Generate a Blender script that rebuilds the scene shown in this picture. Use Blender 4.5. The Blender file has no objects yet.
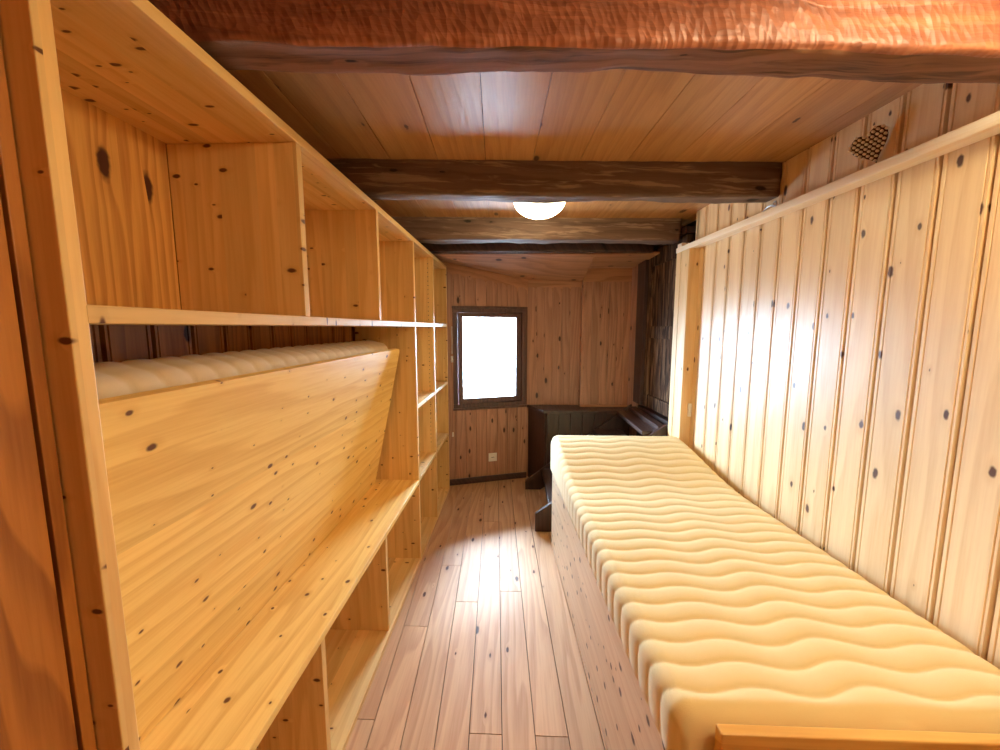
import bpy, bmesh, math, random
import numpy as np
from mathutils import Vector, Matrix, noise
random.seed(7)
sc = bpy.context.scene
COL = sc.collection

# ------------------------------------------------------------------ node helpers
class NT:
    def __init__(s, name):
        s.m = bpy.data.materials.new(name); s.m.use_nodes = True
        s.t = s.m.node_tree; s.t.nodes.clear()
    def n(s, typ, **kw):
        nd = s.t.nodes.new(typ)
        for k, v in kw.items(): setattr(nd, k, v)
        return nd
    def set(s, sock, v):
        if isinstance(v, bpy.types.NodeSocket): s.t.links.new(v, sock)
        else: sock.default_value = v
    def math(s, op, a, b=None, c=None, clamp=False):
        nd = s.n('ShaderNodeMath', operation=op); nd.use_clamp = clamp
        s.set(nd.inputs[0], a)
        if b is not None: s.set(nd.inputs[1], b)
        if c is not None: s.set(nd.inputs[2], c)
        return nd.outputs[0]
    def comb(s, x, y, z):
        nd = s.n('ShaderNodeCombineXYZ')
        for i, v in enumerate((x, y, z)): s.set(nd.inputs[i], v)
        return nd.outputs[0]
    def noise(s, vec, scale=1., detail=2., rough=.5, dist=0.):
        nd = s.n('ShaderNodeTexNoise'); s.set(nd.inputs['Vector'], vec)
        nd.inputs['Scale'].default_value = scale; nd.inputs['Detail'].default_value = detail
        nd.inputs['Roughness'].default_value = rough; nd.inputs['Distortion'].default_value = dist
        return nd.outputs['Fac']
    def mr(s, v, a, b, c=0., d=1., smooth=False):
        nd = s.n('ShaderNodeMapRange'); nd.interpolation_type = 'SMOOTHSTEP' if smooth else 'LINEAR'
        s.set(nd.inputs['Value'], v)
        for k, x in zip(('From Min', 'From Max', 'To Min', 'To Max'), (a, b, c, d)): s.set(nd.inputs[k], x)
        return nd.outputs[0]
    def mix(s, f, a, b, mode='MIX'):
        nd = s.n('ShaderNodeMix', data_type='RGBA', blend_type=mode)
        s.set(nd.inputs[0], f)
        for i, v in ((6, a), (7, b)):
            if isinstance(v, tuple): v = (*v[:3], 1)
            s.set(nd.inputs[i], v)
        return nd.outputs[2]
    def out(s, bsdf):
        o = s.n('ShaderNodeOutputMaterial'); s.t.links.new(bsdf, o.inputs['Surface']); return s.m
    def bump(s, h, strength, dist=.002):
        nd = s.n('ShaderNodeBump'); nd.inputs['Strength'].default_value = strength; nd.inputs['Distance'].default_value = dist
        s.set(nd.inputs['Height'], h); return nd.outputs[0]

def srgb(r, g, b):
    f = lambda c: (c/255/12.92 if c/255 <= .04045 else ((c/255+.055)/1.055)**2.4)
    return (f(r), f(g), f(b))

def wood(name, along, light, dark, knot=(.05, .02, .01), across=None, lam=0., rough=.45, knots=.35, ksize=.09,
         kscale=(7., 2.6), ring=9., ringmix=.55, tone=.16, bumps=.15, spec=.5, wear=None, streak=0., adze=0.):
    """pine / old timber: grain runs along the axis `along`; knots are drawn in the plane of the grain"""
    t = NT(name)
    tc = t.n('ShaderNodeTexCoord'); sx = t.n('ShaderNodeSeparateXYZ'); t.t.links.new(tc.outputs['Object'], sx.inputs[0])
    ax = {'X': sx.outputs[0], 'Y': sx.outputs[1], 'Z': sx.outputs[2]}
    others = [k for k in 'XYZ' if k != along]
    if across and across != others[0]: others.reverse()
    at = t.n('ShaderNodeAttribute'); at.attribute_name = 'pid'
    oi = t.n('ShaderNodeObjectInfo')
    pid = t.math('ADD', at.outputs['Fac'], t.math('MULTIPLY', oi.outputs['Random'], 37.))
    a0 = ax[others[0]]; b0 = ax[others[1]]
    aa = t.math('MULTIPLY_ADD', b0, .63, a0)
    if lam:
        cid = t.math('FLOOR', t.math('DIVIDE', aa, lam))
        pid = t.math('MULTIPLY_ADD', cid, 1.37, pid)
    wn = t.n('ShaderNodeTexWhiteNoise', noise_dimensions='1D'); t.set(wn.inputs['W'], pid)
    rnd = wn.outputs['Value']
    al = t.math('MULTIPLY_ADD', rnd, 13., ax[along])
    ac = t.math('MULTIPLY_ADD', rnd, 5., aa)
    # knots
    vo = t.n('ShaderNodeTexVoronoi', voronoi_dimensions='2D', feature='F1'); vo.inputs['Scale'].default_value = 1.; vo.inputs['Randomness'].default_value = 1.
    t.set(vo.inputs['Vector'], t.comb(t.math('MULTIPLY', ac, kscale[0]), t.math('MULTIPLY', al, kscale[1]), 0.))
    d = vo.outputs['Distance']
    sc_ = t.n('ShaderNodeSeparateColor'); t.t.links.new(vo.outputs['Color'], sc_.inputs[0])
    present = t.math('LESS_THAN', sc_.outputs[0], knots)
    ks = t.math('MULTIPLY_ADD', sc_.outputs[1], ksize, ksize*.45)
    wob = t.noise(t.comb(ac, al, rnd), 60., 1.)
    dd = t.math('MULTIPLY_ADD', wob, .05, d)
    km = t.math('MULTIPLY', t.mr(t.math('DIVIDE', dd, ks), 1.25, .75, smooth=True), present)
    halo = t.math('MULTIPLY', t.mr(t.math('DIVIDE', d, ks), 2.6, .8, smooth=True), present)
    # growth rings
    base = t.noise(t.comb(t.math('MULTIPLY', ac, 5.), b0, t.math('MULTIPLY', al, .55)), 1., 2., .5)
    w = t.math('MULTIPLY_ADD', base, ring, t.math('MULTIPLY', ac, 14.))
    w = t.math('MULTIPLY_ADD', halo, .25, w)
    fr = t.math('FRACT', w)
    ringv = t.math('MULTIPLY', t.mr(fr, .15, .88, smooth=True), t.mr(fr, 1., .9))
    fib = t.noise(t.comb(t.math('MULTIPLY', ac, 120.), t.math('MULTIPLY', b0, 50.), t.math('MULTIPLY', al, 5.)), 1., 3., .6)
    big = t.noise(t.comb(t.math('MULTIPLY', ac, 3.), b0, t.math('MULTIPLY', al, 1.2)), 1., 2.)
    f = t.math('ADD', t.math('MULTIPLY', ringv, ringmix), t.math('MULTIPLY_ADD', fib, .9, -.40), clamp=True)
    f = t.math('ADD', f, t.math('MULTIPLY', halo, .14), clamp=True)
    col = t.mix(f, light, dark)
    tn = t.math('MULTIPLY_ADD', rnd, tone*2, 1-tone)
    tn = t.math('MULTIPLY', tn, t.mr(big, .25, .75, 1-tone*.8, 1+tone*.8))
    hsv = t.n('ShaderNodeHueSaturation'); t.set(hsv.inputs['Value'], tn); t.set(hsv.inputs['Color'], col)
    col = hsv.outputs[0]
    if streak:   # weathered pale fibres on old timber
        st = t.noise(t.comb(t.math('MULTIPLY', ac, 34.), t.math('MULTIPLY', b0, 20.), t.math('MULTIPLY', al, 2.2)), 1., 4., .65, .6)
        col = t.mix(t.mr(st, .50, .64, 0., streak, True), col, wear)
    col = t.mix(km, col, knot)
    p = t.n('ShaderNodeBsdfPrincipled')
    t.set(p.inputs['Base Color'], col)
    t.set(p.inputs['Roughness'], t.mr(fib, .3, .7, rough-.05, rough+.07))
    p.inputs['Specular IOR Level'].default_value = spec
    h = t.math('SUBTRACT', t.math('MULTIPLY', fib, .6), t.math('MULTIPLY', ringv, .4))
    if adze:   # short hewing marks
        v2 = t.n('ShaderNodeTexVoronoi', voronoi_dimensions='2D', feature='F1'); v2.inputs['Scale'].default_value = 1.
        t.set(v2.inputs['Vector'], t.comb(t.math('MULTIPLY_ADD', al, 62., t.math('MULTIPLY', ac, 24.)), t.math('MULTIPLY_ADD', ac, 30., t.math('MULTIPLY', al, -6.)), 0.))
        h = t.math('MULTIPLY_ADD', v2.outputs['Distance'], 1.3*adze, h)
    t.set(p.inputs['Normal'], t.bump(h, bumps, .002 + .004*adze))
    return t.out(p.outputs[0])

def plain(name, col, rough=.5, metal=0., spec=.5, bump=0., bscale=200.):
    t = NT(name); p = t.n('ShaderNodeBsdfPrincipled')
    tc = t.n('ShaderNodeTexCoord')
    nz = t.noise(tc.outputs['Object'], bscale, 3.)
    t.set(p.inputs['Base Color'], t.mix(t.mr(nz, .3, .7), tuple(c*.93 for c in col), tuple(min(1, c*1.05) for c in col)))
    p.inputs['Roughness'].default_value = rough; p.inputs['Metallic'].default_value = metal; p.inputs['Specular IOR Level'].default_value = spec
    if bump: t.set(p.inputs['Normal'], t.bump(nz, bump, .001))
    return t.out(p.outputs[0])

def emit(name, col, strength):
    t = NT(name); e = t.n('ShaderNodeEmission'); e.inputs[0].default_value = (*col, 1); e.inputs[1].default_value = strength
    return t.out(e.outputs[0])

def glass(name):
    t = NT(name); tr = t.n('ShaderNodeBsdfTransparent'); tr.inputs[0].default_value = (.97, .985, .98, 1)
    g = t.n('ShaderNodeBsdfGlossy'); g.inputs['Roughness'].default_value = .02
    lw = t.n('ShaderNodeFresnel'); lw.inputs[0].default_value = 1.45
    mx = t.n('ShaderNodeMixShader'); t.set(mx.inputs[0], lw.outputs[0])
    t.t.links.new(tr.outputs[0], mx.inputs[1]); t.t.links.new(g.outputs[0], mx.inputs[2])
    return t.out(mx.outputs[0])

PINE_L = srgb(236, 188, 118); PINE_D = srgb(196, 128, 58); KN = srgb(82, 40, 18)
M = {}
def shelf_wood(nm, al, ac=None):
    return wood(nm, al, srgb(230, 192, 124), srgb(202, 152, 84), srgb(96, 54, 22), across=ac, lam=.055, rough=.5, knots=.6, ksize=.085,
                kscale=(7., 15.), ring=6., ringmix=.4, tone=.09, bumps=.08, spec=.35)
M['shelf_v'] = shelf_wood('light_pine_upright', 'Z', 'X')
M['shelf_h'] = shelf_wood('light_pine_shelf', 'Y', 'X')
M['panel_h'] = wood('light_pine_panel', 'Y', srgb(244, 206, 122), srgb(212, 156, 72), srgb(104, 60, 22), across='Z', lam=.21, rough=.45, knots=.72,
                    ksize=.08, kscale=(10., 7.), ring=5., ringmix=.4, tone=.06, bumps=.08, spec=.35)
M['bench_h'] = wood('light_pine_seat', 'Y', srgb(244, 206, 122), srgb(212, 156, 72), srgb(104, 60, 22), across='X', lam=.16, rough=.42, knots=.6,
                    ksize=.075, kscale=(9., 7.), ring=7., ringmix=.45, tone=.06, bumps=.08, spec=.35)
M['back_v'] = wood('knotty_pine_back', 'Z', srgb(220, 168, 92), srgb(174, 114, 52), srgb(70, 28, 12), across='Y', lam=.2, rough=.5, knots=.4,
                   ksize=.13, kscale=(6., 2.4), ring=10., ringmix=.6, tone=.08)
M['wall_pine'] = wood('varnished_wall_pine', 'Z', srgb(240, 212, 166), srgb(214, 172, 116), srgb(84, 46, 26), across='Y', rough=.38, knots=.75,
                      ksize=.08, kscale=(9., 4.4), ring=6., ringmix=.36, tone=.05, bumps=.05, spec=.85)
M['wall_dark'] = wood('aged_wall_pine', 'Z', srgb(182, 134, 106), srgb(142, 96, 72), srgb(62, 28, 16), across='X', rough=.45, knots=.4,
                      ksize=.11, kscale=(9., 4.2), ring=8., ringmix=.5, tone=.1, bumps=.08)
M['wall_left'] = wood('orange_wall_pine', 'Z', srgb(192, 126, 56), srgb(138, 80, 28), srgb(56, 26, 12), across='Y', rough=.5, knots=.42,
                      ksize=.13, kscale=(5., 2.2), ring=11., ringmix=.65, tone=.08)
M['groove'] = wood('shaded_groove_pine', 'Z', srgb(138, 84, 44), srgb(104, 58, 28), srgb(60, 28, 14), across='Y', rough=.6, knots=.0, ring=6., ringmix=.4, tone=.05, spec=.3)  # groove bottoms: recess shade put into the dark stain colour
M['fascia'] = wood('aged_fascia_pine', 'X', srgb(188, 136, 100), srgb(146, 96, 64), srgb(62, 28, 16), across='Z', rough=.45, knots=.35,
                   ksize=.1, kscale=(9., 4.), ring=8., ringmix=.5, tone=.1)
M['floor'] = wood('floor_pine', 'Y', srgb(206, 162, 120), srgb(168, 118, 82), srgb(80, 46, 30), across='X', rough=.5, knots=.5,
                  ksize=.08, kscale=(9., 3.4), ring=8., ringmix=.45, tone=.07, bumps=.12, spec=.16)
M['ceil'] = wood('ceiling_pine', 'Y', srgb(188, 140, 88), srgb(146, 98, 56), srgb(66, 34, 18), across='X', rough=.36, knots=.35,
                 kscale=(6., 2.6), ring=6., ringmix=.34, tone=.1, spec=.5)
M['bed'] = wood('bed_pine', 'Y', srgb(236, 208, 172), srgb(212, 174, 132), srgb(84, 48, 26), across='Z', lam=.11, rough=.4, knots=.8, ksize=.115,
                kscale=(10., 8.), ring=5., ringmix=.35, tone=.06, spec=.9)
M['bed_end'] = wood('bed_end_pine', 'X', srgb(236, 188, 100), srgb(206, 144, 62), srgb(82, 40, 18), across='Z', rough=.42, knots=.2, ksize=.08, ring=7., tone=.05)
M['rail'] = wood('pale_rail_pine', 'Y', srgb(252, 240, 216), srgb(238, 214, 174), srgb(130, 86, 50), across='Z', rough=.42, knots=.22, ksize=.05,
                 kscale=(14., 4.), ring=6., ringmix=.35, tone=.04)
M['post'] = wood('pale_post_pine', 'Z', srgb(236, 204, 152), srgb(212, 166, 106), srgb(100, 52, 24), across='Y', rough=.42, knots=.25, ksize=.06,
                 kscale=(14., 4.), ring=6., ringmix=.35, tone=.04)
M['old'] = wood('old_beam_timber', 'X', srgb(112, 88, 72), srgb(60, 44, 35), srgb(24, 15, 11), across='Z', rough=.6, knots=.3, ksize=.08,
                kscale=(9., 3.2), ring=4., ringmix=.35, tone=.14, bumps=.6, wear=srgb(176, 152, 130), streak=.55)
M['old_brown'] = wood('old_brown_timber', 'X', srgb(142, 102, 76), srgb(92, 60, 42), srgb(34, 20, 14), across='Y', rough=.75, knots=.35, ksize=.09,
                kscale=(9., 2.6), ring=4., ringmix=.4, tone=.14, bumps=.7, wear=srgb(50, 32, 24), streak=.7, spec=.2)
M['hewn'] = wood('red_stained_timber', 'X', srgb(150, 90, 62), srgb(98, 52, 38), srgb(60, 24, 16), across='Z', rough=.45, knots=.2, ksize=.1,
                 kscale=(9., 2.2), ring=5., ringmix=.4, tone=.12, bumps=.4, wear=srgb(190, 120, 84), streak=.4, adze=1.)
M['dark'] = wood('dark_stained_wood', 'Z', srgb(66, 42, 34), srgb(40, 25, 21), srgb(24, 12, 9), across='X', rough=.4, knots=.2, ksize=.08, ring=8., tone=.1)
M['dark_h'] = wood('dark_stained_board', 'Y', srgb(72, 48, 40), srgb(44, 28, 24), srgb(24, 12, 9), across='X', rough=.36, knots=.2, ksize=.08, ring=8., tone=.1)
M['win'] = wood('brown_window_wood', 'Z', srgb(96, 62, 54), srgb(64, 40, 36), srgb(40, 22, 20), across='X', rough=.4, knots=.0, ring=6., tone=.06)
M['olddoor'] = wood('weathered_door_wood', 'Z', srgb(88, 62, 44), srgb(40, 26, 19), srgb(24, 14, 10), across='Y', rough=.8, knots=.2, ksize=.07,
                    ring=14., ringmix=.9, tone=.15, bumps=.8, wear=srgb(150, 116, 86), streak=.6, spec=.1)
M['shade_dark'] = plain('dark_gap', srgb(40, 24, 16), .9)
M['white'] = plain('white_plastic', srgb(236, 230, 220), .35)
M['metal'] = plain('brushed_steel', (.7, .7, .7), .3, 1.)
M['black'] = plain('dark_socket', (.03, .03, .03), .5)
M['peg'] = plain('pale_peg_wood', srgb(244, 230, 208), .55)
M['pegback'] = plain('brown_peg_board', srgb(84, 50, 30), .6)
M['stone'] = plain('pale_plaster', srgb(205, 200, 195), .9, bump=.2)
M['facade'] = plain('pale_facade', srgb(225, 228, 228), .9)
M['facade2'] = plain('grey_facade_boards', srgb(176, 186, 188), .9)
M['glass'] = glass('window_glass')
def fabric(nm, c1, c2):
    t = NT(nm); tc = t.n('ShaderNodeTexCoord'); p = t.n('ShaderNodeBsdfPrincipled')
    a = t.noise(tc.outputs['Object'], 900., 2.); b = t.noise(tc.outputs['Object'], 9., 3.)
    t.set(p.inputs['Base Color'], t.mix(t.math('MULTIPLY_ADD', b, .5, t.math('MULTIPLY', a, .5)), c1, c2))
    p.inputs['Roughness'].default_value = .85; p.inputs['Specular IOR Level'].default_value = .15
    p.inputs['Sheen Weight'].default_value = .15
    t.set(p.inputs['Normal'], t.bump(a, .25, .0015))
    return t.out(p.outputs[0])
M['ticking'] = fabric('cream_quilted_ticking', srgb(230, 206, 146), srgb(242, 220, 164))
M['ticking2'] = fabric('beige_quilted_ticking', srgb(206, 188, 158), srgb(222, 206, 176))

# ------------------------------------------------------------------ mesh helpers
class MB:
    def __init__(s): s.v = []; s.f = []; s.mi = []; s.pid = []; s.sm = []
    def add(s, vs, fs, mi=0, pid=0., smooth=False):
        o = len(s.v); s.v += [tuple(map(float, p)) for p in vs]
        for f in fs:
            s.f.append([i+o for i in f]); s.mi.append(mi); s.pid.append(pid); s.sm.append(smooth)
    def box(s, x0, x1, y0, y1, z0, z1, T=None, **k):
        c = [(x, y, z) for z in (z0, z1) for y in (y0, y1) for x in (x0, x1)]
        if T: c = [T(*p) for p in c]
        s.add(c, [(0, 2, 3, 1), (4, 5, 7, 6), (0, 1, 5, 4), (2, 6, 7, 3), (0, 4, 6, 2), (1, 3, 7, 5)], **k)
    def prism(s, poly, fn, lo, hi, **k):
        """poly of 2-D points, fn(a,b,c)->world, extruded c from lo to hi"""
        n = len(poly)
        vs = [fn(a, b, lo) for a, b in poly] + [fn(a, b, hi) for a, b in poly]
        s.add(vs, [tuple(reversed(range(n))), tuple(range(n, 2*n))] + [(i, (i+1) % n, n+(i+1) % n, n+i) for i in range(n)], **k)
    def cyl(s, p0, p1, r0, r1=None, n=16, caps=True, **k):
        r1 = r0 if r1 is None else r1
        p0 = Vector(p0); p1 = Vector(p1); d = (p1-p0).normalized(); u = d.orthogonal().normalized(); w = d.cross(u)
        vs = [p+(u*math.cos(2*math.pi*i/n)+w*math.sin(2*math.pi*i/n))*r for p, r in ((p0, r0), (p1, r1)) for i in range(n)]
        k.setdefault('smooth', True)
        s.add(vs, [(i, (i+1) % n, n+(i+1) % n, n+i) for i in range(n)], **k)
        if caps:
            k['smooth'] = False
            s.add(vs, [tuple(reversed(range(n))), tuple(range(n, 2*n))], **k)
    def lathe(s, prof, c, n=40, **k):
        vs = [(c[0]+r*math.cos(2*math.pi*i/n), c[1]+r*math.sin(2*math.pi*i/n), c[2]+z) for r, z in prof for i in range(n)]
        fs = [(j*n+i, j*n+(i+1) % n, (j+1)*n+(i+1) % n, (j+1)*n+i) for j in range(len(prof)-1) for i in range(n)]
        k.setdefault('smooth', True)
        s.add(vs, fs, **k)
    def build(s, name, mats, parent=None, bevel=0., label=None):
        me = bpy.data.meshes.new(name); me.from_pydata(s.v, [], s.f)
        if not isinstance(mats, (list, tuple)): mats = [mats]
        for m in mats: me.materials.append(m)
        me.polygons.foreach_set('material_index', s.mi); me.polygons.foreach_set('use_smooth', s.sm)
        at = me.attributes.new('pid', 'FLOAT', 'FACE'); at.data.foreach_set('value', s.pid)
        bm = bmesh.new(); bm.from_mesh(me); bmesh.ops.recalc_face_normals(bm, faces=bm.faces); bm.to_mesh(me); bm.free()
        me.update()
        o = bpy.data.objects.new(name, me); COL.objects.link(o)
        if parent:
            o.parent = parent
            top = parent
            L = Vector((0, 0, 0))
            while top: L += top.location; top = top.parent
            o.location = -L
        if bevel:
            b = o.modifiers.new('edge', 'BEVEL'); b.width = bevel; b.segments = 2; b.limit_method = 'ANGLE'; b.angle_limit = math.radians(50)
        if label: o['label'] = label
        return o

def tag(o, label, cat, group=None, kind=None):
    o['label'] = label; o['category'] = cat
    if group: o['group'] = group
    if kind: o['kind'] = kind
    return o
def empty(name, loc, label, cat, group=None, kind=None):
    o = bpy.data.objects.new(name, None); o.empty_display_size = .05; o.location = loc; COL.objects.link(o)
    return tag(o, label, cat, group, kind)
def one(name, mats, parent=None, bevel=.002, label=None, **b):
    m = MB(); m.box(*b['b']); return m.build(name, mats, parent, bevel, label)

# ------------------------------------------------------------------ frames of the room
SL = .0575                                   # the right-hand side leans against the shelf line
CS, SN = math.cos(math.atan(SL)), math.sin(math.atan(SL))
def RW(u, v, z):
    """u = distance to the right of the room axis, v = along the right wall"""
    return (u*CS*1.0 - v*SN, v*CS + u*SN, z)
def uw(u, v, z):                              # sheared form used for measured u = X + SL*Y at depth Y = v
    return (u - SL*v, v, z)
A0 = Vector((-.637, 3.787, 0)); AD = Vector((.9514, .3078, 0)); AN = Vector((.3078, -.9514, 0))
def AP(s, n, z):                              # window wall: s along, n into the room
    p = A0 + AD*s + AN*n; return (p.x, p.y, z)
WU = 1.340
ZC = 2.30

# ------------------------------------------------------------------ floor
m = MB(); k = 0
for i in range(-9, 11):
    u0 = .022 + .1265*i
    y = -1.3 + random.random()*.3; first = True
    cuts = [-1.3]
    yy = -1.3 + random.uniform(.4, 2.2)
    while yy < 4.2: cuts.append(yy); yy += random.uniform(1.1, 2.4)
    if i == -1: cuts = [-1.3, 1.36, 3.05]
    if i == 0: cuts = [-1.3, 2.2]
    if i == 1: cuts = [-1.3, 1.36]
    if i == 2: cuts = [-1.3, 2.95]
    if i == 3: cuts = [-1.3, 2.12]
    if i == -2: cuts = [-1.3, 2.1]
    cuts.append(4.35)
    for c0, c1 in zip(cuts, cuts[1:]):
        g = .0017
        T = lambda x, yv, z: (x - .0475*yv, yv, z)
        m.box(u0+g, u0+.1265-g, c0+g, c1-g, -.02, 0., T=T, pid=k*1.713); k += 1
m.box(-1.3, 1.6, -1.35, 4.4, -.06, -.018, mi=1)
o = m.build('floor', [M['floor'], M['shade_dark']]); tag(o, 'worn pine plank floor running between shelves and bed', 'floor', kind='structure')

# ------------------------------------------------------------------ ceiling boards
m = MB(); k = 0
for i in range(-5, 9):
    u0 = -.046 + .214*i
    T = lambda x, yv, z: (x - .0475*yv, yv, z)
    g = .0012
    for c0, c1 in ((-1.3, .95), (.95, 1.98), (1.98, 3.0), (3.0, 3.5)):
        m.box(u0+g, u0+.214-g, c0, c1, ZC, ZC+.02, T=T, pid=k*2.31); k += 1
m.box(-1.3, 1.7, -1.35, 4.32, ZC+.018, ZC+.06, mi=1)
o = m.build('ceiling', [M['ceil'], M['shade_dark']]); tag(o, 'wide pine ceiling boards above the dark beams', 'ceiling', kind='structure')

# low crooked ceiling of the window nook
m = MB()
fr = [(-1.12, 3.36, 2.155), (-.66, 3.36, 2.155), (.117, 3.36, 2.15), (.645, 3.36, 2.145)]
bk = [(-1.12, 3.63, 2.19), (-.633, 3.80, 2.156), (.117, 4.045, 2.024), (.655, 4.06, 1.998)]
for (a, b), (c, d), in zip(zip(fr, fr[1:]), zip(bk, bk[1:])):
    m.add([a, b, d, c], [(0, 1, 2, 3)])
m.add([(.645, 3.36, 2.145), (1.25, 3.36, 2.15), (1.25, 3.96, 2.116), (.655, 3.96, 2.116)], [(0, 1, 2, 3)])
m.add([(.645, 3.36, 2.145), (.655, 3.96, 2.116), (.655, 4.06, 1.998)], [(0, 1, 2)])
o = m.build('ceiling_nook', M['fascia']); tag(o, 'low sloping pine boards over the window corner', 'ceiling', kind='structure')
sm = o.modifiers.new('thick', 'SOLIDIFY'); sm.thickness = .015; sm.offset = 0

# ------------------------------------------------------------------ right wall, grooved panelling
def grooved(m, v0, v1, pitch, start, fn, z0, z1, deep=.030, gm=0):
    prof = [(0, 0), (.111, 0), (.1135, -.35), (.1165, 0), (.127, 0), (.1285, -1), (.1405, -1), (.142, 0), (.1495, 0), (.1525, -.35)]
    pts = []
    k = math.floor((v0-start)/pitch)-1
    while start + k*pitch < v1:
        for a, d in prof:
            v = start + k*pitch + a*pitch/.155
            if v0 <= v <= v1: pts.append((v, d*deep, k))
        k += 1
    for (a, d, k0), (b, e, k1) in zip(pts, pts[1:]):
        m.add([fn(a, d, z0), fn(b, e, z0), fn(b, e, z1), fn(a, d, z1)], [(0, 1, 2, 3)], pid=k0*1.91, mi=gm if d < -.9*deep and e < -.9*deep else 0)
m = MB()
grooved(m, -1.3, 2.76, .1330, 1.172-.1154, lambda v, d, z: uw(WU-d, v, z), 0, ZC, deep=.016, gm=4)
m.box(WU+.031, WU+.05, -1.35, 2.76, 0, ZC, T=uw, mi=1)
m.box(WU, WU+.05, 3.66, 4.2, 0, ZC, T=uw, pid=77., mi=2)
m.box(WU-.001, WU+.05, 2.74, 3.66, 0, .84, T=uw, pid=71., mi=3)
m.box(WU+.1, WU+.14, 2.60, 3.9, .30, ZC, T=uw, mi=1)
m.box(WU+.0, WU+.12, 2.72, 2.76, 0, ZC, T=uw, mi=0)
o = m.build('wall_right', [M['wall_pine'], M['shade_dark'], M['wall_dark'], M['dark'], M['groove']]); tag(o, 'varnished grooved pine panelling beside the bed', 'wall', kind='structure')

# ------------------------------------------------------------------ back wall: window wall, recess and projecting strip
WS0, WS1, WZ0, WZ1 = .055, .775, .775, 1.728
m = MB()
def wallA(s0, s1, z0, z1, zt1=None):
    zt1 = z1 if zt1 is None else zt1
    m.add([AP(s0, 0, z0), AP(s1, 0, z0), AP(s1, 0, zt1), AP(s0, 0, z1), AP(s0, -.3, z0), AP(s1, -.3, z0), AP(s1, -.3, zt1), AP(s0, -.3, z1)],
          [(0, 1, 2, 3), (4, 7, 6, 5), (0, 4, 5, 1), (3, 2, 6, 7), (0, 3, 7, 4), (1, 5, 6, 2)], mi=1)
wallA(-.48, WS0, 0, 2.34); wallA(WS1, .80, 0, 2.34); wallA(WS0, WS1, 0, WZ0); wallA(WS0, WS1, WZ1, 2.34)
zt = lambda s: 2.150 - .166*s
def strip(s0, s1, z0, z1, fn, pid, ch=.034, th=.012):
    g = .005
    if ch: poly = [(s0+g, z0), (s1-g, z0), (s1-g, z1-ch), (s1-g-ch, z1), (s0+g+ch*.3, z1), (s0+g, z1-ch*.3)]
    else: poly = [(s0+g, z0), (s1-g, z0), (s1-g, z1), (s0+g, z1)]
    m.prism(poly, lambda a, b, c: fn(a, c, b), 0., th, pid=pid)
N = 9; w = .1055
for i in range(N):
    s0 = -.155 + w*i; s1 = min(s0+w, .797)
    top = zt((s0+s1)/2) - .085
    if s1 <= WS0+.02: strip(s0, s1, 0, top, AP, i*3.3)
    else:
        strip(s0, s1, WZ1-.01, top, AP, i*3.3); strip(s0, s1, 0, WZ0+.01, AP, i*3.3, ch=0)
# fascia board following the slope
m.add([AP(-.48, .006, zt(-.48)-.14), AP(.80, .006, zt(.8)-.14), AP(.80, .006, zt(.8)+.01), AP(-.48, .006, zt(-.48)+.01)], [(0, 1, 2, 3)], mi=2)
m.add([AP(-.48, .016, zt(-.48)-.012), AP(.80, .016, zt(.8)-.012), AP(.80, .016, zt(.8)+.02), AP(-.48, .016, zt(-.48)+.02)], [(0, 1, 2, 3)], mi=2)
# recess
BP = lambda s, n, z: (s, 4.05-n, z)
m.box(.10, .70, 4.05, 4.3, .0, 2.34, mi=1)
for i, (a, b) in enumerate(((.118, .208), (.208, .292), (.292, .372), (.372, .462), (.462, .546), (.546, .66))):
    strip(a, b, .75, 1.945, BP, 40+i*2.7, ch=.018)
m.add([BP(.1, .006, 1.9), BP(.66, .006, 1.9), BP(.66, .006, 2.03), BP(.1, .006, 2.03)], [(0, 1, 2, 3)], mi=2)
m.add([BP(.1, .014, 1.985), BP(.66, .014, 1.97), BP(.66, .014, 2.03), BP(.1, .014, 2.03)], [(0, 1, 2, 3)], mi=2)
# projecting strip on the right
CPf = lambda s, n, z: (s, 3.955-n, z)
m.box(.655, 1.20, 3.955, 4.3, .0, 2.34, mi=1)
m.box(.652, .655, 3.955, 4.05, .78, 1.97, mi=0, pid=9.)
for i, (a, b) in enumerate(((.672, .745), (.745, .825), (.825, .905), (.905, .985), (.985, 1.05), (1.05, 1.112))):
    strip(a, b, .785, 1.985, CPf, 70+i*3.1, ch=.0, th=.010)
m.add([CPf(.652, .012, 1.985), CPf(1.13, .012, 1.985), CPf(1.13, .012, 2.13), CPf(.652, .012, 2.13)], [(0, 1, 2, 3)], mi=2)
m.box(.652, 1.12, 3.935, 3.957, .770, .790, mi=2)
m.box(1.10, 1.3, 3.95, 4.35, 0, 2.34, mi=1)
o = m.build('wall_back', [M['wall_dark'], M['wall_dark'], M['fascia']]); tag(o, 'brown knotty pine boarding around the small window', 'wall', kind='structure')

m = MB(); m.box(-.2, .795, 0, .014, .0, .062, T=lambda s, n, z: AP(s, n+.008, z))
o = m.build('baseboard_back', M['dark_h'], bevel=.003); tag(o, 'low pine skirting under the window wall', 'baseboard', kind='structure')

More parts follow.
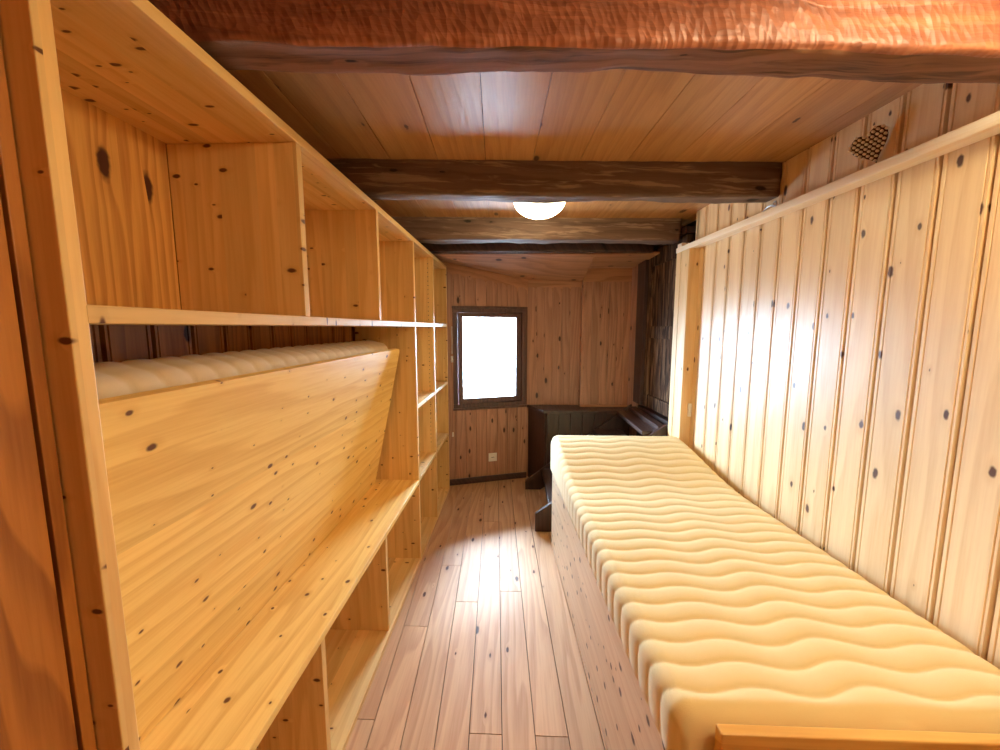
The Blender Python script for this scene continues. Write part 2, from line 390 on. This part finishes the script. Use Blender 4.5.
# left walls, wall behind the camera
m = MB()
grooved(m, .45, 3.75, .140, .965-.13, lambda v, d, z: (-1.02+d, v, z), 0, ZC)
m.box(-1.07, -1.033, .4, 3.9, 0, ZC+.02, mi=1)
o = m.build('wall_left', [M['wall_left'], M['shade_dark']]); tag(o, 'grooved pine wall behind the shelving unit', 'wall', kind='structure')
m = MB()
LX = -.66
for i, (a, b) in enumerate(((.519, .5365), (.36, .513), (.205, .354), (.05, .199), (-.105, .044), (-.26, -.111), (-.415, -.266), (-.57, -.421), (-.725, -.576), (-.88, -.731), (-1.3, -.886))):
    m.box(LX-.02, LX, a, b, 0, ZC, pid=5+i*2.9)
m.box(-1.07, LX-.012, -1.3, .534, 0, ZC, mi=1)
o = m.build('wall_left_front', [M['wall_left'], M['shade_dark']], bevel=.0015); tag(o, 'orange knotty pine boarding at the near end of the shelves', 'wall', kind='structure')
m = MB(); m.box(-1.1, 1.6, -1.35, -1.3, 0, ZC)
o = m.build('wall_near', M['wall_left']); tag(o, 'pine wall behind the viewer', 'wall', kind='structure')

# ------------------------------------------------------------------ beams
def beam(name, v0, v1, zb, u0, u1, mats, label, seed, face_front=0, rough=.006):
    m = MB(); nu, W, Hh = 150, v1-v0, ZC+.01-zb
    r = .015
    # cross-section: (v offset, z) going front-top -> front-bottom -> back-bottom -> back-top
    cs = []
    for i in range(7): cs.append((0, Hh-(Hh-r)*i/6, 0))
    for i in range(1, 4): a = math.pi/2*i/4; cs.append((r-r*math.cos(a), r-r*math.sin(a), 0))
    for i in range(6): cs.append((r+(W-2*r)*i/5, 0, 1))
    for i in range(1, 4): a = math.pi/2*i/4; cs.append((W-r+r*math.sin(a), r-r*math.cos(a), 1))
    for i in range(5): cs.append((W, r+(Hh-r)*i/4, 0))
    n = len(cs); vs = []; 
    for i in range(nu+1):
        u = u0+(u1-u0)*i/nu
        for j, (a, z, f) in enumerate(cs):
            q = Vector((u*2.2+seed*9, a*7, z*7))
            d = noise.fractal(q, 1., 2., 4)*rough*1.6
            d2 = noise.fractal(q*Vector((3.5, 1.3, 1.3)) + Vector((3, 1, 7)), 1., 2., 3)*rough*.55
            wav = noise.noise(Vector((u*1.1, seed, 0)))*.006
            # adze facets on the faces
            fac = (abs(math.sin(u*34+z*30+seed+noise.noise(q)*1.5)))*rough*.35 if f == 0 else 0
            sg_v = -1 if a < r else (1 if a > W-r else 0)
            p = RW(u, v0+a+sg_v*(d+d2-fac), zb+z+(-(d+d2) if z < r*1.01 else 0)+wav*(1-z/Hh))
            vs.append(p)
    for i in range(nu):
        for j in range(n-1):
            m.add([vs[i*n+j], vs[(i+1)*n+j], vs[(i+1)*n+j+1], vs[i*n+j+1]], [(0, 1, 2, 3)], mi=0 if cs[j][2] == 0 else 1, smooth=True, pid=seed)
    for i in (0, nu): m.add([vs[i*n+j] for j in range(n)], [tuple(range(n))], mi=1)
    o = m.build(name, mats)
    bm = bmesh.new(); bm.from_mesh(o.data); bmesh.ops.remove_doubles(bm, verts=bm.verts, dist=1e-5); bmesh.ops.recalc_face_normals(bm, faces=bm.faces); bm.to_mesh(o.data); bm.free()
    tag(o, label, 'beam', 'old timber ceiling beams', 'thing'); return o
beam('ceiling_beam', .902, 1.013, 2.134, -1.0, WU+.005, [M['hewn'], M['old_brown']], 'thick red-brown hewn ceiling beam, the nearest, along the top edge', 1., rough=.007)
beam('ceiling_beam', 1.905, 2.012, 2.150, -.98, WU-.008, [M['old'], M['old']], 'dark weathered ceiling beam between the red-brown beam and the glowing lamp', 2.)
beam('ceiling_beam', 2.850, 2.990, 2.154, -.98, WU-.025, [M['old'], M['old']], 'dark ceiling beam just behind the glowing lamp', 3.)
beam('ceiling_beam', 3.250, 3.375, 2.146, -.98, WU-.05, [M['dark_h'], M['dark_h']], 'farthest dark ceiling beam, at the edge of the low window nook ceiling', 4., rough=.003)

# ------------------------------------------------------------------ rail and post of the right wall
m = MB(); m.box(1.272, WU-.0005, -1.2, 2.882, 2.056, 2.090, T=uw)
o = m.build('trim_1', M['rail'], bevel=.004); tag(o, 'pale pine ledge along the top of the right panelling', 'ledge', kind='structure')
m = MB(); m.box(1.272, 1.36, 2.69, 2.80, 0, 2.056, T=uw); m.box(1.275, 1.36, 2.812, 2.875, 0, 2.056, T=uw); m.box(1.285, 1.35, 2.80, 2.812, 0, 2.05, T=uw, mi=1)
o = m.build('trim_2', [M['post'], M['shade_dark']], bevel=.002); tag(o, 'pale pine corner post at the foot of the bed', 'post', kind='structure')
m = MB(); m.box(1.285, WU-.004, 2.83, 2.89, 2.091, 2.118, T=uw)
o = m.build('wood_block', M['rail'], bevel=.003); tag(o, 'small pale wood block on the far end of the ledge', 'block')
m = MB(); m.box(1.315, 1.3385, 2.676, 2.6885, .955, 1.045, T=uw)
o = m.build('latch_plate', M['white'], bevel=.003); tag(o, 'small white latch plate on the shaded side of the corner post', 'latch')
# hook lying on the ledge
h = empty('metal_hook', uw(1.285, 2.0, 2.091), 'small grey metal hook on the pale ledge under the second beam', 'hook')
m = MB()
pts = [uw(1.284, 1.93+.012*i, 2.096+.010*math.sin(i*.5)) for i in range(10)]
for a, b in zip(pts, pts[1:]): m.cyl(a, b, .004, n=8)
m.build('shank', M['metal'], h)
m = MB(); c = uw(1.284, 1.935, 2.105)
pr = [Vector((c[0], c[1]+.012*math.cos(t*math.pi/5), c[2]+.012*math.sin(t*math.pi/5))) for t in range(11)]
for a, b in zip(pr, pr[1:]): m.cyl(a, b, .0035, n=8)
m.build('ring', M['metal'], h)

# ------------------------------------------------------------------ old door on the right wall
d = empty('door_1', uw(WU+.03, 3.3, .80), 'old weathered dark wooden door beyond the corner post', 'door', kind='structure')
def dbox(name, v0, v1, z0, z1, u0, u1, mat=M['olddoor'], bev=.006):
    m = MB(); m.box(u0, u1, v0, v1, z0, z1, T=uw); return m.build(name, mat, d, bev)
dbox('door_stile', 3.50, 3.575, .86, 2.19, WU+.012, WU+.06)
dbox('door_stile', 2.90, 2.98, .86, 2.19, WU+.012, WU+.06)
dbox('door_rail', 2.98, 3.50, 2.06, 2.19, WU+.014, WU+.06)
dbox('door_rail', 2.98, 3.50, 1.46, 1.56, WU+.014, WU+.06)
dbox('door_rail', 2.98, 3.50, .86, .97, WU+.014, WU+.06)
for z0, z1 in ((.97, 1.46), (1.56, 2.06)):
    m = MB(); n = 5
    for i in range(n):
        a = 2.98+.52*i/n; m.box(WU+.03, WU+.055, a+.001, a+.52/n-.001, z0, z1, T=uw, pid=i*1.7+z0)
    m.build('door_panel', M['olddoor'], d, .004)
m = MB(); m.box(WU-.012, WU+.06, 3.5765, 3.76, .86, 2.15, T=uw); m.box(WU-.010, WU+.06, 2.88, 3.74, 2.192, 2.24, T=uw)
o = m.build('trim_3', M['dark'], bevel=.004); tag(o, 'dark brown frame around the old door', 'door frame', kind='structure')

# ------------------------------------------------------------------ window
wd = empty('window_1', AP(.42, 0, WZ0), 'small brown wooden window with a bright white view', 'window', kind='structure')
def wbox(name, parts, mat, parent=wd, bev=.004, T=AP):
    m = MB()
    for (s0, s1, n0, n1, z0, z1) in parts:
        m.box(s0, s1, n0, n1, z0, z1, T=T)
    return m.build(name, mat, parent, bev)
fo = (.045, .785, .765, 1.738); fi = (.092, .738, .812, 1.692)
wbox('window_frame', [(fo[0], fo[1], -.05, .014, fi[3], fo[3]), (fo[0], fo[1], -.05, .014, fo[2], fi[2]), (fo[0], fi[0], -.05, .014, fi[2], fi[3]), (fi[1], fo[1], -.05, .014, fi[2], fi[3])], M['win'])
wbox('window_stop', [(.09, .74, -.052, -.030, 1.668, 1.694), (.09, .74, -.052, -.030, .81, .836), (.715, .74, -.052, -.030, .836, 1.668), (.09, .118, -.052, -.030, .836, 1.668)], M['win'])
wbox('window_trim', [(.040, .792, .008, .026, 1.730, 1.752), (.040, .792, .008, .030, .750, .772), (.778, .794, .008, .022, .772, 1.73)], M['win'])
ang = math.radians(3.)
def SP(s, n, z):                              # sash swung a little into the room, hinged on the right
    r = fi[1]-.004-s; a = ang
    return AP(fi[1]-.004-r*math.cos(a)-n*math.sin(a)*0, r*math.sin(a)+n*math.cos(a)-.012, z)
so = (fi[0]+.004, fi[1]-.008, fi[2]+.004, fi[3]-.004); sw = .052
sash = wbox('sash', [(so[0], so[1], -.018, .026, so[3]-sw*.8, so[3]), (so[0], so[1], -.018, .026, so[2], so[2]+sw), (so[0], so[0]+sw*.8, -.018, .026, so[2]+sw, so[3]-sw*.8), (so[1]-sw, so[1], -.018, .026, so[2]+sw, so[3]-sw*.8)], M['win'], T=SP)
wbox('pane', [(so[0]+sw*.8, so[1]-sw, .0, .004, so[2]+sw, so[3]-sw*.8)], M['glass'], sash, 0, T=SP)
m = MB(); m.cyl(AP(.036, .022, 1.30), AP(.036, .022, 1.56), .006, n=10); m.cyl(AP(.036, .02, 1.245), AP(.036, .05, 1.245), .008, n=10); m.cyl(AP(.036, .05, 1.245), AP(.022, .055, 1.235), .009, n=10)
m.box(.026, .046, .012, .02, 1.22, 1.28, T=AP)
m.build('handle', M['metal'], wd, 0, 'small silver window latch')
m = MB(); m.box(WS0-.2, WS1+.2, -.34, -.30, WZ0-.06, WZ0-.01, T=AP)
m.build('outer_sill', M['stone'], wd)

# building across the lane, seen through the pane
f = empty('building', (-.4, 14., -4.), 'pale building across the valley low in the window view', 'building')
m = MB(); m.box(-7, 6, 14., 15., -5., -.5); m.build('wall', M['facade'], f)
m = MB(); m.prism([(13.6, -.5), (15.4, -.5), (14.5, .1)], lambda a, b, c: (c, a, b), -7.4, 6.4); m.build('roof', M['facade2'], f)
for x in (-3.2, -1.4, .4): one('shutter', M['facade2'], f, .004, b=(x, x+.8, 13.95, 13.999, -2.2, -1.))

# ------------------------------------------------------------------ shelving unit
XF, XB = -.62, -1.0
su = empty('shelving_unit', (-.8, 2.1, 0), 'tall built-in pine shelving unit filling the whole left side', 'shelves')
def sb(name, x0, x1, y0, y1, z0, z1, mat, lab=None): return one(name, mat, su, .0018, lab, b=(x0, x1, y0, y1, z0, z1))
V, Hh = M['shelf_v'], M['shelf_h']
sb('top_board', XB, XF, .535, 3.675, 2.072, 2.098, Hh)
UP = [.539, 2.480, 3.062, 3.648]
for y in UP:
    m = MB(); m.box(XB if y < 3.5 else -.945, XF-.0005, y, y+.027, 0, 2.0715)
    if 3. < y < 3.2:
        for xx in (-.66, -.93):
            for i in range(44): m.cyl((xx, y-.0008, .65+i*.032), (xx, y+.003, .65+i*.032), .0032, n=8, mi=1)
    m.build('upright', [V, M['black']], su, .0018 if not 3. < y < 3.2 else 0)
DV = [1.178, 1.834]
for y in DV:
    sb('divider', XB, XF-.001, y, y+.027, 1.5835, 2.0715, V); sb('divider', XB+.02, XF-.012, y, y+.027, .0255, .5415, V)
e = .0005
for a, b in ((.563, 2.480), (2.507, 3.062), (3.089, 3.648)): sb('middle_shelf', XB, XF, a+e, b-e, 1.556, 1.583, Hh)
sb('bench_seat', -.915, XF+.002, .563+e, 2.480-e, .542, .567, M['bench_h'], 'knotty pine bench board along the front of the shelves')
for a, b in ((2.507, 3.062), (3.089, 3.648)):
    for z in (1.030, .542): sb('shelf', XB, XF-.002, a+e, b-e, z, z+.025, Hh)
for a, b in ((.563, 2.480), (2.507, 3.062), (3.089, 3.648)): sb('bottom_board', XB, XF-.001, a+e, b-e, 0.0005, .025, Hh)
for a, b in ((.563, 1.178), (1.205, 1.834), (1.861, 2.480)): sb('back_panel', XB-.008, XB-.0005, a, b, 1.57, 2.08, M['back_v'])
for a, b in ((2.507, 3.062),): sb('back_panel', XB-.008, XB-.0005, a, b, .01, 2.08, M['back_v'])
sb('back_panel', -.955, -.947, 3.089, 3.648, .01, 2.08, M['back_v'])
sb('back_panel', XB+.01, XB+.018, .563, 2.480, .025, .542, M['back_v'])

# fold-down bed leaning in the bay
fb = empty('fold_down_bed', (-.86, 1.5, .568), 'folded-up pine bed panel leaning over the bench in the shelves', 'folding bed')
def FP(a, t, z):                               # a along Y, t thickness to the back, z along the leaning panel height
    lx, lz = .185, .853; L = math.hypot(lx, lz)
    return (-.884+lx*z/L-t*lz/L, a, .5685+lz*z/L+t*lx/L)
FH = math.hypot(.185, .853)
m = MB(); y0, y1 = .572, 2.418; r = .03
poly = [(y0, .0), (y1, .0)] + [(y1-r+r*math.cos(a), FH-r+r*math.sin(a)) for a in [math.pi/2*i/6 for i in range(7)]] + [(y0, FH)]
m.prism(poly, lambda a, b, c: FP(a, c, b), 0., .024)
m.build('panel', M['panel_h'], fb, .0018)

# quilted mattress builder -------------------------------------------------------
def quilt(name, W, L, T, fn, mat, pitch=.0755, amp=.014, lam=.27, h=.0058, nv=300, r=.045, phase=0., rise=None, fade=0.):
    per = []
    def arc(cx, cz, a0, a1, n): return [(cx+r*math.cos(a0+(a1-a0)*i/n), cz+r*math.sin(a0+(a1-a0)*i/n)) for i in range(n+1)]
    rb = .008
    pts = [(0, rb)] + [(0, rb+(T-r-rb)*i/5) for i in range(1, 5)] + arc(r, T-r, math.pi, math.pi/2, 7)
    pts += [(r+(W-2*r)*i/90, T) for i in range(1, 90)] + arc(W-r, T-r, math.pi/2, 0, 7) + [(W, T-r-(T-r-rb)*i/5) for i in range(1, 6)]
    pts += [(W-rb, 0)] + [(W-rb-(W-2*rb)*i/8, 0) for i in range(1, 8)] + [(rb, 0)]
    n = len(pts); P = np.array(pts)
    nx = np.roll(P, -1, 0)-np.roll(P, 1, 0); nl = np.hypot(nx[:, 0], nx[:, 1])+1e-9
    nrm = np.stack([-nx[:, 1]/nl, nx[:, 0]/nl], 1)
    seg = np.hypot(*(P-np.roll(P, 1, 0)).T); seg[0] = 0; S = np.cumsum(seg)
    vs = []
    vv = np.linspace(0, 1, nv+1); re = .05
    for i, q in enumerate(vv):
        v = q*L
        e = min(v, L-v); ins = 0. if e >= re else re-math.sqrt(max(0, re*re-(re-e)**2))
        hf = h*(1-fade*max(0., min(1., (v-1.1)/.8)))
        for j in range(n):
            x, z = P[j]
            s = S[j]
            wv = v - amp*math.sin(2*math.pi*s/lam+phase) - amp*.5*math.sin(2*math.pi*s/(lam*2.03)+.6+phase)
            fr_ = (wv/pitch) % 1.
            pf = hf*(abs(math.sin(math.pi*fr_))**.42-.7)
            if z < rb*.9: pf = 0.
            x2 = x+nrm[j, 0]*pf; z2 = z+nrm[j, 1]*pf
            x2 = x2+(W/2-x2)*min(1, ins*.55/(W/2)); z2 = z2-(z2-T*.45)*min(1, ins*.9/(T*.5))
            if rise: z2 += rise(v)*(z2/T)
            vs.append(fn(x2, v, z2))
    m = MB(); fs = []
    for i in range(nv):
        for j in range(n):
            fs.append((i*n+j, (i+1)*n+j, (i+1)*n+(j+1) % n, i*n+(j+1) % n))
    m.add(vs, fs, smooth=True)
    m.add([vs[j] for j in range(n)], [tuple(range(n))]); m.add([vs[nv*n+j] for j in range(n)], [tuple(range(n))])
    o = m.build(name, mat)
    bm = bmesh.new(); bm.from_mesh(o.data); bmesh.ops.remove_doubles(bm, verts=bm.verts, dist=1e-5); bmesh.ops.recalc_face_normals(bm, faces=bm.faces); bm.to_mesh(o.data); bm.free()
    return o
def rz(v):
    y = .80+v; t = max(0., min(1., (y-1.95)/.85)); return .115*t*t*(3-2*t)*.95
o = quilt('mattress', .893, 1.975, .150, lambda x, v, z: uw(.412+x, .803+v, .5465+z), M['ticking'], rise=rz, nv=340, fade=.6)
tag(o, 'cream wave-quilted mattress lying on the box bed', 'mattress')
def FQ(x, v, z):                                # x up the panel, z = towards the wall
    return FP(.60+v, .033+.138-z, FH-.816+x)
o = quilt('mattress', .838, 1.76, .130, FQ, M['ticking2'], nv=220, phase=.8)
tag(o, 'beige quilted mattress stored upright behind the folded bed panel', 'mattress')

# ------------------------------------------------------------------ box bed
bd = empty('box_bed', uw(.86, 1.7, 0), 'knotty pine box bed along the right wall', 'bed')
def bb(name, u0, u1, v0, v1, z0, z1, mat, bev=.003):
    m = MB(); m.box(u0, u1, v0, v1, z0, z1, T=uw); return m.build(name, mat, bd, bev)
bb('side_panel', .425, .447, .80, 2.735, .0, .546, M['bed'])
bb('end_panel', .448, 1.30, 2.712, 2.734, .0, .545, M['bed_end'])
bb('slat_base', .448, 1.31, .80, 2.71, .51, .546, M['bed'])
bb('footboard', .488, 1.322, .772, .797, .02, .690, M['bed_end'])
bb('corner_post', .436, .484, .757, .797, .0, .60, M['bed'])
bb('wall_rail', 1.305, 1.325, .80, 2.71, .40, .545, M['bed'])

# ------------------------------------------------------------------ corner counter and stairs
ct = empty('corner_counter', (.7, 3.9, 0), 'dark brown boxed counter in the corner beneath the pine boarding', 'counter')
m = MB(); poly = [(.118, 4.046), (.272, 3.745), (1.10, 3.745), (1.10, 3.945), (.65, 3.945), (.65, 4.046)]
m.prism(poly, lambda a, b, c: (a, b, c), .738, .766); m.build('counter_top', M['dark_h'], ct, .004)
m = MB(); m.prism([(.140, 4.04), (.290, 3.765), (.310, 3.775), (.160, 4.04)], lambda a, b, c: (a, b, c), 0.002, .7375); m.build('side_panel', M['dark'], ct, .002)
m = MB()
for i in range(7): m.box(.311+i*.112, .311+(i+1)*.112-.003, 3.765, 3.785, .002, .7375, pid=i*2.2)
m.build('front_boards', M['dark'], ct, .002)
st = empty('staircase', (.65, 3.3, 0), 'short dark wooden steps between the bed and the corner, rising to the old door', 'stairs')
def stringer(y0, y1, mat=M['dark']):
    m = MB(); m.prism([(.160, .002), (.16, .14), (1.03, .79), (1.115, .845), (1.115, .66), (.30, .002)], lambda a, b, c: (a, c, b), y0, y1); return m.build('stringer', mat, st, .003)
stringer(2.900, 2.935); m = MB()
m.prism([(.105, .002), (.105, .085), (.99, .77), (1.09, .84), (1.09, .64), (.25, .002)], lambda a, b, c: (a, c, b), 3.70, 3.735); m.build('stringer', M['dark'], st, .003)
for x, z in ((.262, .215), (.50, .41), (.74, .605)):
    one('tread', M['dark_h'], st, .004, b=(x, x+.255, 2.936, 3.699, z-.03, z))
one('landing', M['dark_h'], st, .004, b=(.945, 1.12, 2.936, 3.699, .755, .785))
one('threshold', M['dark_h'], st, .004, b=(1.06, 1.125, 2.936, 3.699, .7855, .822))

# ------------------------------------------------------------------ wall socket, wall hook
s_ = empty('wall_socket', AP(.435, .009, .25), 'square white power socket low on the window wall', 'socket')
m = MB(); m.box(.392, .478, .0085, .017, .207, .293, T=AP); m.build('plate', M['white'], s_, .004)
m = MB(); c = Vector(AP(.435, .0175, .25)); m.cyl(c, c+AN*.001, .02, n=24); m.build('socket_insert', M['white'], s_)
m = MB()
for dx in (-.0095, .0095): c = Vector(AP(.435+dx, .0184, .25)); m.cyl(c, c+AN*.0008, .0035, n=10)
m.box(.42, .45, .0184, .019, .248, .252, T=AP)
m.build('pin_slots', M['black'], s_)
hk = empty('wall_hook', AP(.035, .009, .52), 'tiny white hook on the window wall beside the shelves', 'hook')
m = MB(); m.box(.026, .044, .0085, .013, .49, .535, T=AP); m.build('base', M['white'], hk, .002)
m = MB(); m.cyl(AP(.035, .0135, .525), AP(.035, .03, .52), .005, n=10); m.cyl(AP(.035, .03, .52), AP(.035, .03, .54), .005, n=10); m.build('prong', M['white'], hk)

# ------------------------------------------------------------------ heart of wooden pegs on the ledge
he = empty('peg_heart', uw(1.30, 1.525, 2.0905), 'heart-shaped ornament of pale wooden pegs on the wall ledge', 'ornament')
def inheart(x, y):
    x *= 1.15; y = y*1.15+.08
    return (x*x+y*y-.62)**3-x*x*y**3*1.6 <= 0
m = MB(); outl = []
for i in range(60):
    t = 2*math.pi*i/60
    outl.append((.0046*16*math.sin(t)**3*.93, .0046*(13*math.cos(t)-5*math.cos(2*t)-2*math.cos(3*t)-math.cos(4*t))+.085))
HN = Vector((-math.cos(.74), -math.sin(.74), -.24)).normalized(); HX = Vector((math.sin(.74), -math.cos(.74), 0)); HY = HX.cross(HN)*-1 if HX.cross(HN).z < 0 else HX.cross(HN); HC = Vector(uw(1.305, 1.505, 2.168))
def HP(a, b, c):                               # tilted heart, turned a little towards the room
    t = math.radians(20); b -= .08
    x = a*math.cos(t)-b*math.sin(t); y = a*math.sin(t)+b*math.cos(t)
    p = HC + HX*(x*.80) + HY*(y*.95) + HN*(c-.012); return (p.x, p.y, p.z)
m.prism([(x*.9, (y-.08)*.9+.08) for x, y in outl], lambda a, b, c: HP(a, b, c), .0, .006)
m.build('backing', M['pegback'], he)
def inside(x, y):
    c = False
    for (x1, y1), (x2, y2) in zip(outl, outl[1:]+outl[:1]):
        if (y1 > y) != (y2 > y) and x < (x2-x1)*(y-y1)/(y2-y1)+x1: c = not c
    return c
pm = MB(); pm.cyl((0, 0, 0), (0, 0, .020), .0040, .0044, n=12); pm.lathe([(.0044, .020), (.003, .0225), (.0, .0235)], (0, 0, 0), n=12)
pm.add([], [])
first = None; q = HN
rot = q.to_track_quat('Z', 'Y')
sp = .0155
for r_ in range(14):
    for c_ in range(14):
        x = (c_-6.5+(.5 if r_ % 2 else 0))*sp; y = r_*sp*.87+.012
        if not inside(x*1.06, (y-.08)*1.06+.08): continue
        if first is None:
            first = pm.build('peg', M['peg'], he); ob = first
        else:
            ob = first.copy(); COL.objects.link(ob); ob.parent = he
        ob.rotation_mode = 'QUATERNION'; ob.rotation_quaternion = rot
        ob.location = Vector(HP(x, y, .007+random.uniform(-.002, .004)))-he.location

# ------------------------------------------------------------------ lamps
WARM = (1., .83, .52)
def lamp(x, y, label, strength, r=.145, dp=.125):
    L = empty('ceiling_lamp', (x, y, ZC), label, 'lamp', 'round glowing ceiling lamps')
    m = MB(); m.lathe([(0, -.001), (r*.72, -.001), (r*.72, -.028), (r*.60, -.032), (0, -.032)], (x, y, ZC)); m.build('base', M['white'], L)
    m = MB()
    prof = [(r*.62, -.033)] + [(r*math.sin(a)**.8 if a < math.pi/2 else r, -.036-dp*math.cos(a)**1.0*.0-.0) for a in ()]
    prof += [(r*math.cos(a), -.040-(dp)*math.sin(a)) for a in [math.pi/2*i/12 for i in range(13)]]
    m.lathe(prof, (x, y, ZC)); m.build('glass_shade', emit('lamp_glow', WARM, strength), L)
    return L
lamp(.135, 2.36, 'glowing ceiling lamp between the second and third beams', 25., dp=.095)
lamp(.95, .46, 'glowing ceiling lamp in front of the red-brown beam, above the bed', 68.)

# ------------------------------------------------------------------ daylight
w = bpy.data.worlds.new('daylight'); sc.world = w; w.use_nodes = True
nt = w.node_tree; bg = nt.nodes['Background']
bg.inputs[0].default_value = (.56, .76, 1., 1); wtc = nt.nodes.new('ShaderNodeTexCoord'); wsx = nt.nodes.new('ShaderNodeSeparateXYZ'); nt.links.new(wtc.outputs['Generated'], wsx.inputs[0])
wmr = nt.nodes.new('ShaderNodeMapRange'); wmr.interpolation_type = 'SMOOTHSTEP'      # dim ground below, bright hazy sky above the horizon
for k_, v_ in zip(('From Min', 'From Max', 'To Min', 'To Max'), (-.12, .12, 40., 165.)): wmr.inputs[k_].default_value = v_
nt.links.new(wsx.outputs[2], wmr.inputs['Value']); nt.links.new(wmr.outputs[0], bg.inputs[1])
al = bpy.data.lights.new('window_portal', 'AREA'); al.shape = 'RECTANGLE'; al.size = .75; al.size_y = .98
try: al.cycles.is_portal = True
except Exception: pass
ao = bpy.data.objects.new('window_portal', al); COL.objects.link(ao)
ao.location = AP(.415, -.31, 1.25); ao.rotation_euler = Vector(AN).to_track_quat('-Z', 'Y').to_euler()

sl = bpy.data.lights.new('hazy_sun', 'SUN'); sl.energy = 75.; sl.angle = math.radians(20); sl.color = (.52, .73, 1.)
so_ = bpy.data.objects.new('hazy_sun', sl); COL.objects.link(so_); so_.location = (0, 9, 8)
el, az = math.radians(45.), math.radians(-2.)
so_.rotation_euler = Vector((math.sin(az)*math.cos(el), -math.cos(az)*math.cos(el), -math.sin(el))).to_track_quat('-Z', 'Y').to_euler()

# ------------------------------------------------------------------ camera
yaw = math.radians(2.1326); pit = math.radians(6.772)
cam = bpy.data.cameras.new('camera'); cam.sensor_width = 36.; cam.lens = 14.4; cam.clip_start = .02
co = bpy.data.objects.new('camera', cam); COL.objects.link(co)
co.location = (0, 0, 1.55); co.rotation_euler = (math.pi/2-pit, 0, yaw)
sc.camera = co
sc.view_settings.view_transform = 'Standard'; sc.view_settings.look = 'None'; sc.view_settings.exposure = 0.; sc.view_settings.gamma = 1.
sc.view_settings.use_curve_mapping = False
sc.cycles.use_denoising = True
try: sc.cycles.denoiser = 'OPENIMAGEDENOISE'
except Exception: pass
sc.cycles.max_bounces = 10; sc.cycles.diffuse_bounces = 6; sc.cycles.transparent_max_bounces = 8
sc.cycles.sample_clamp_indirect = 8.
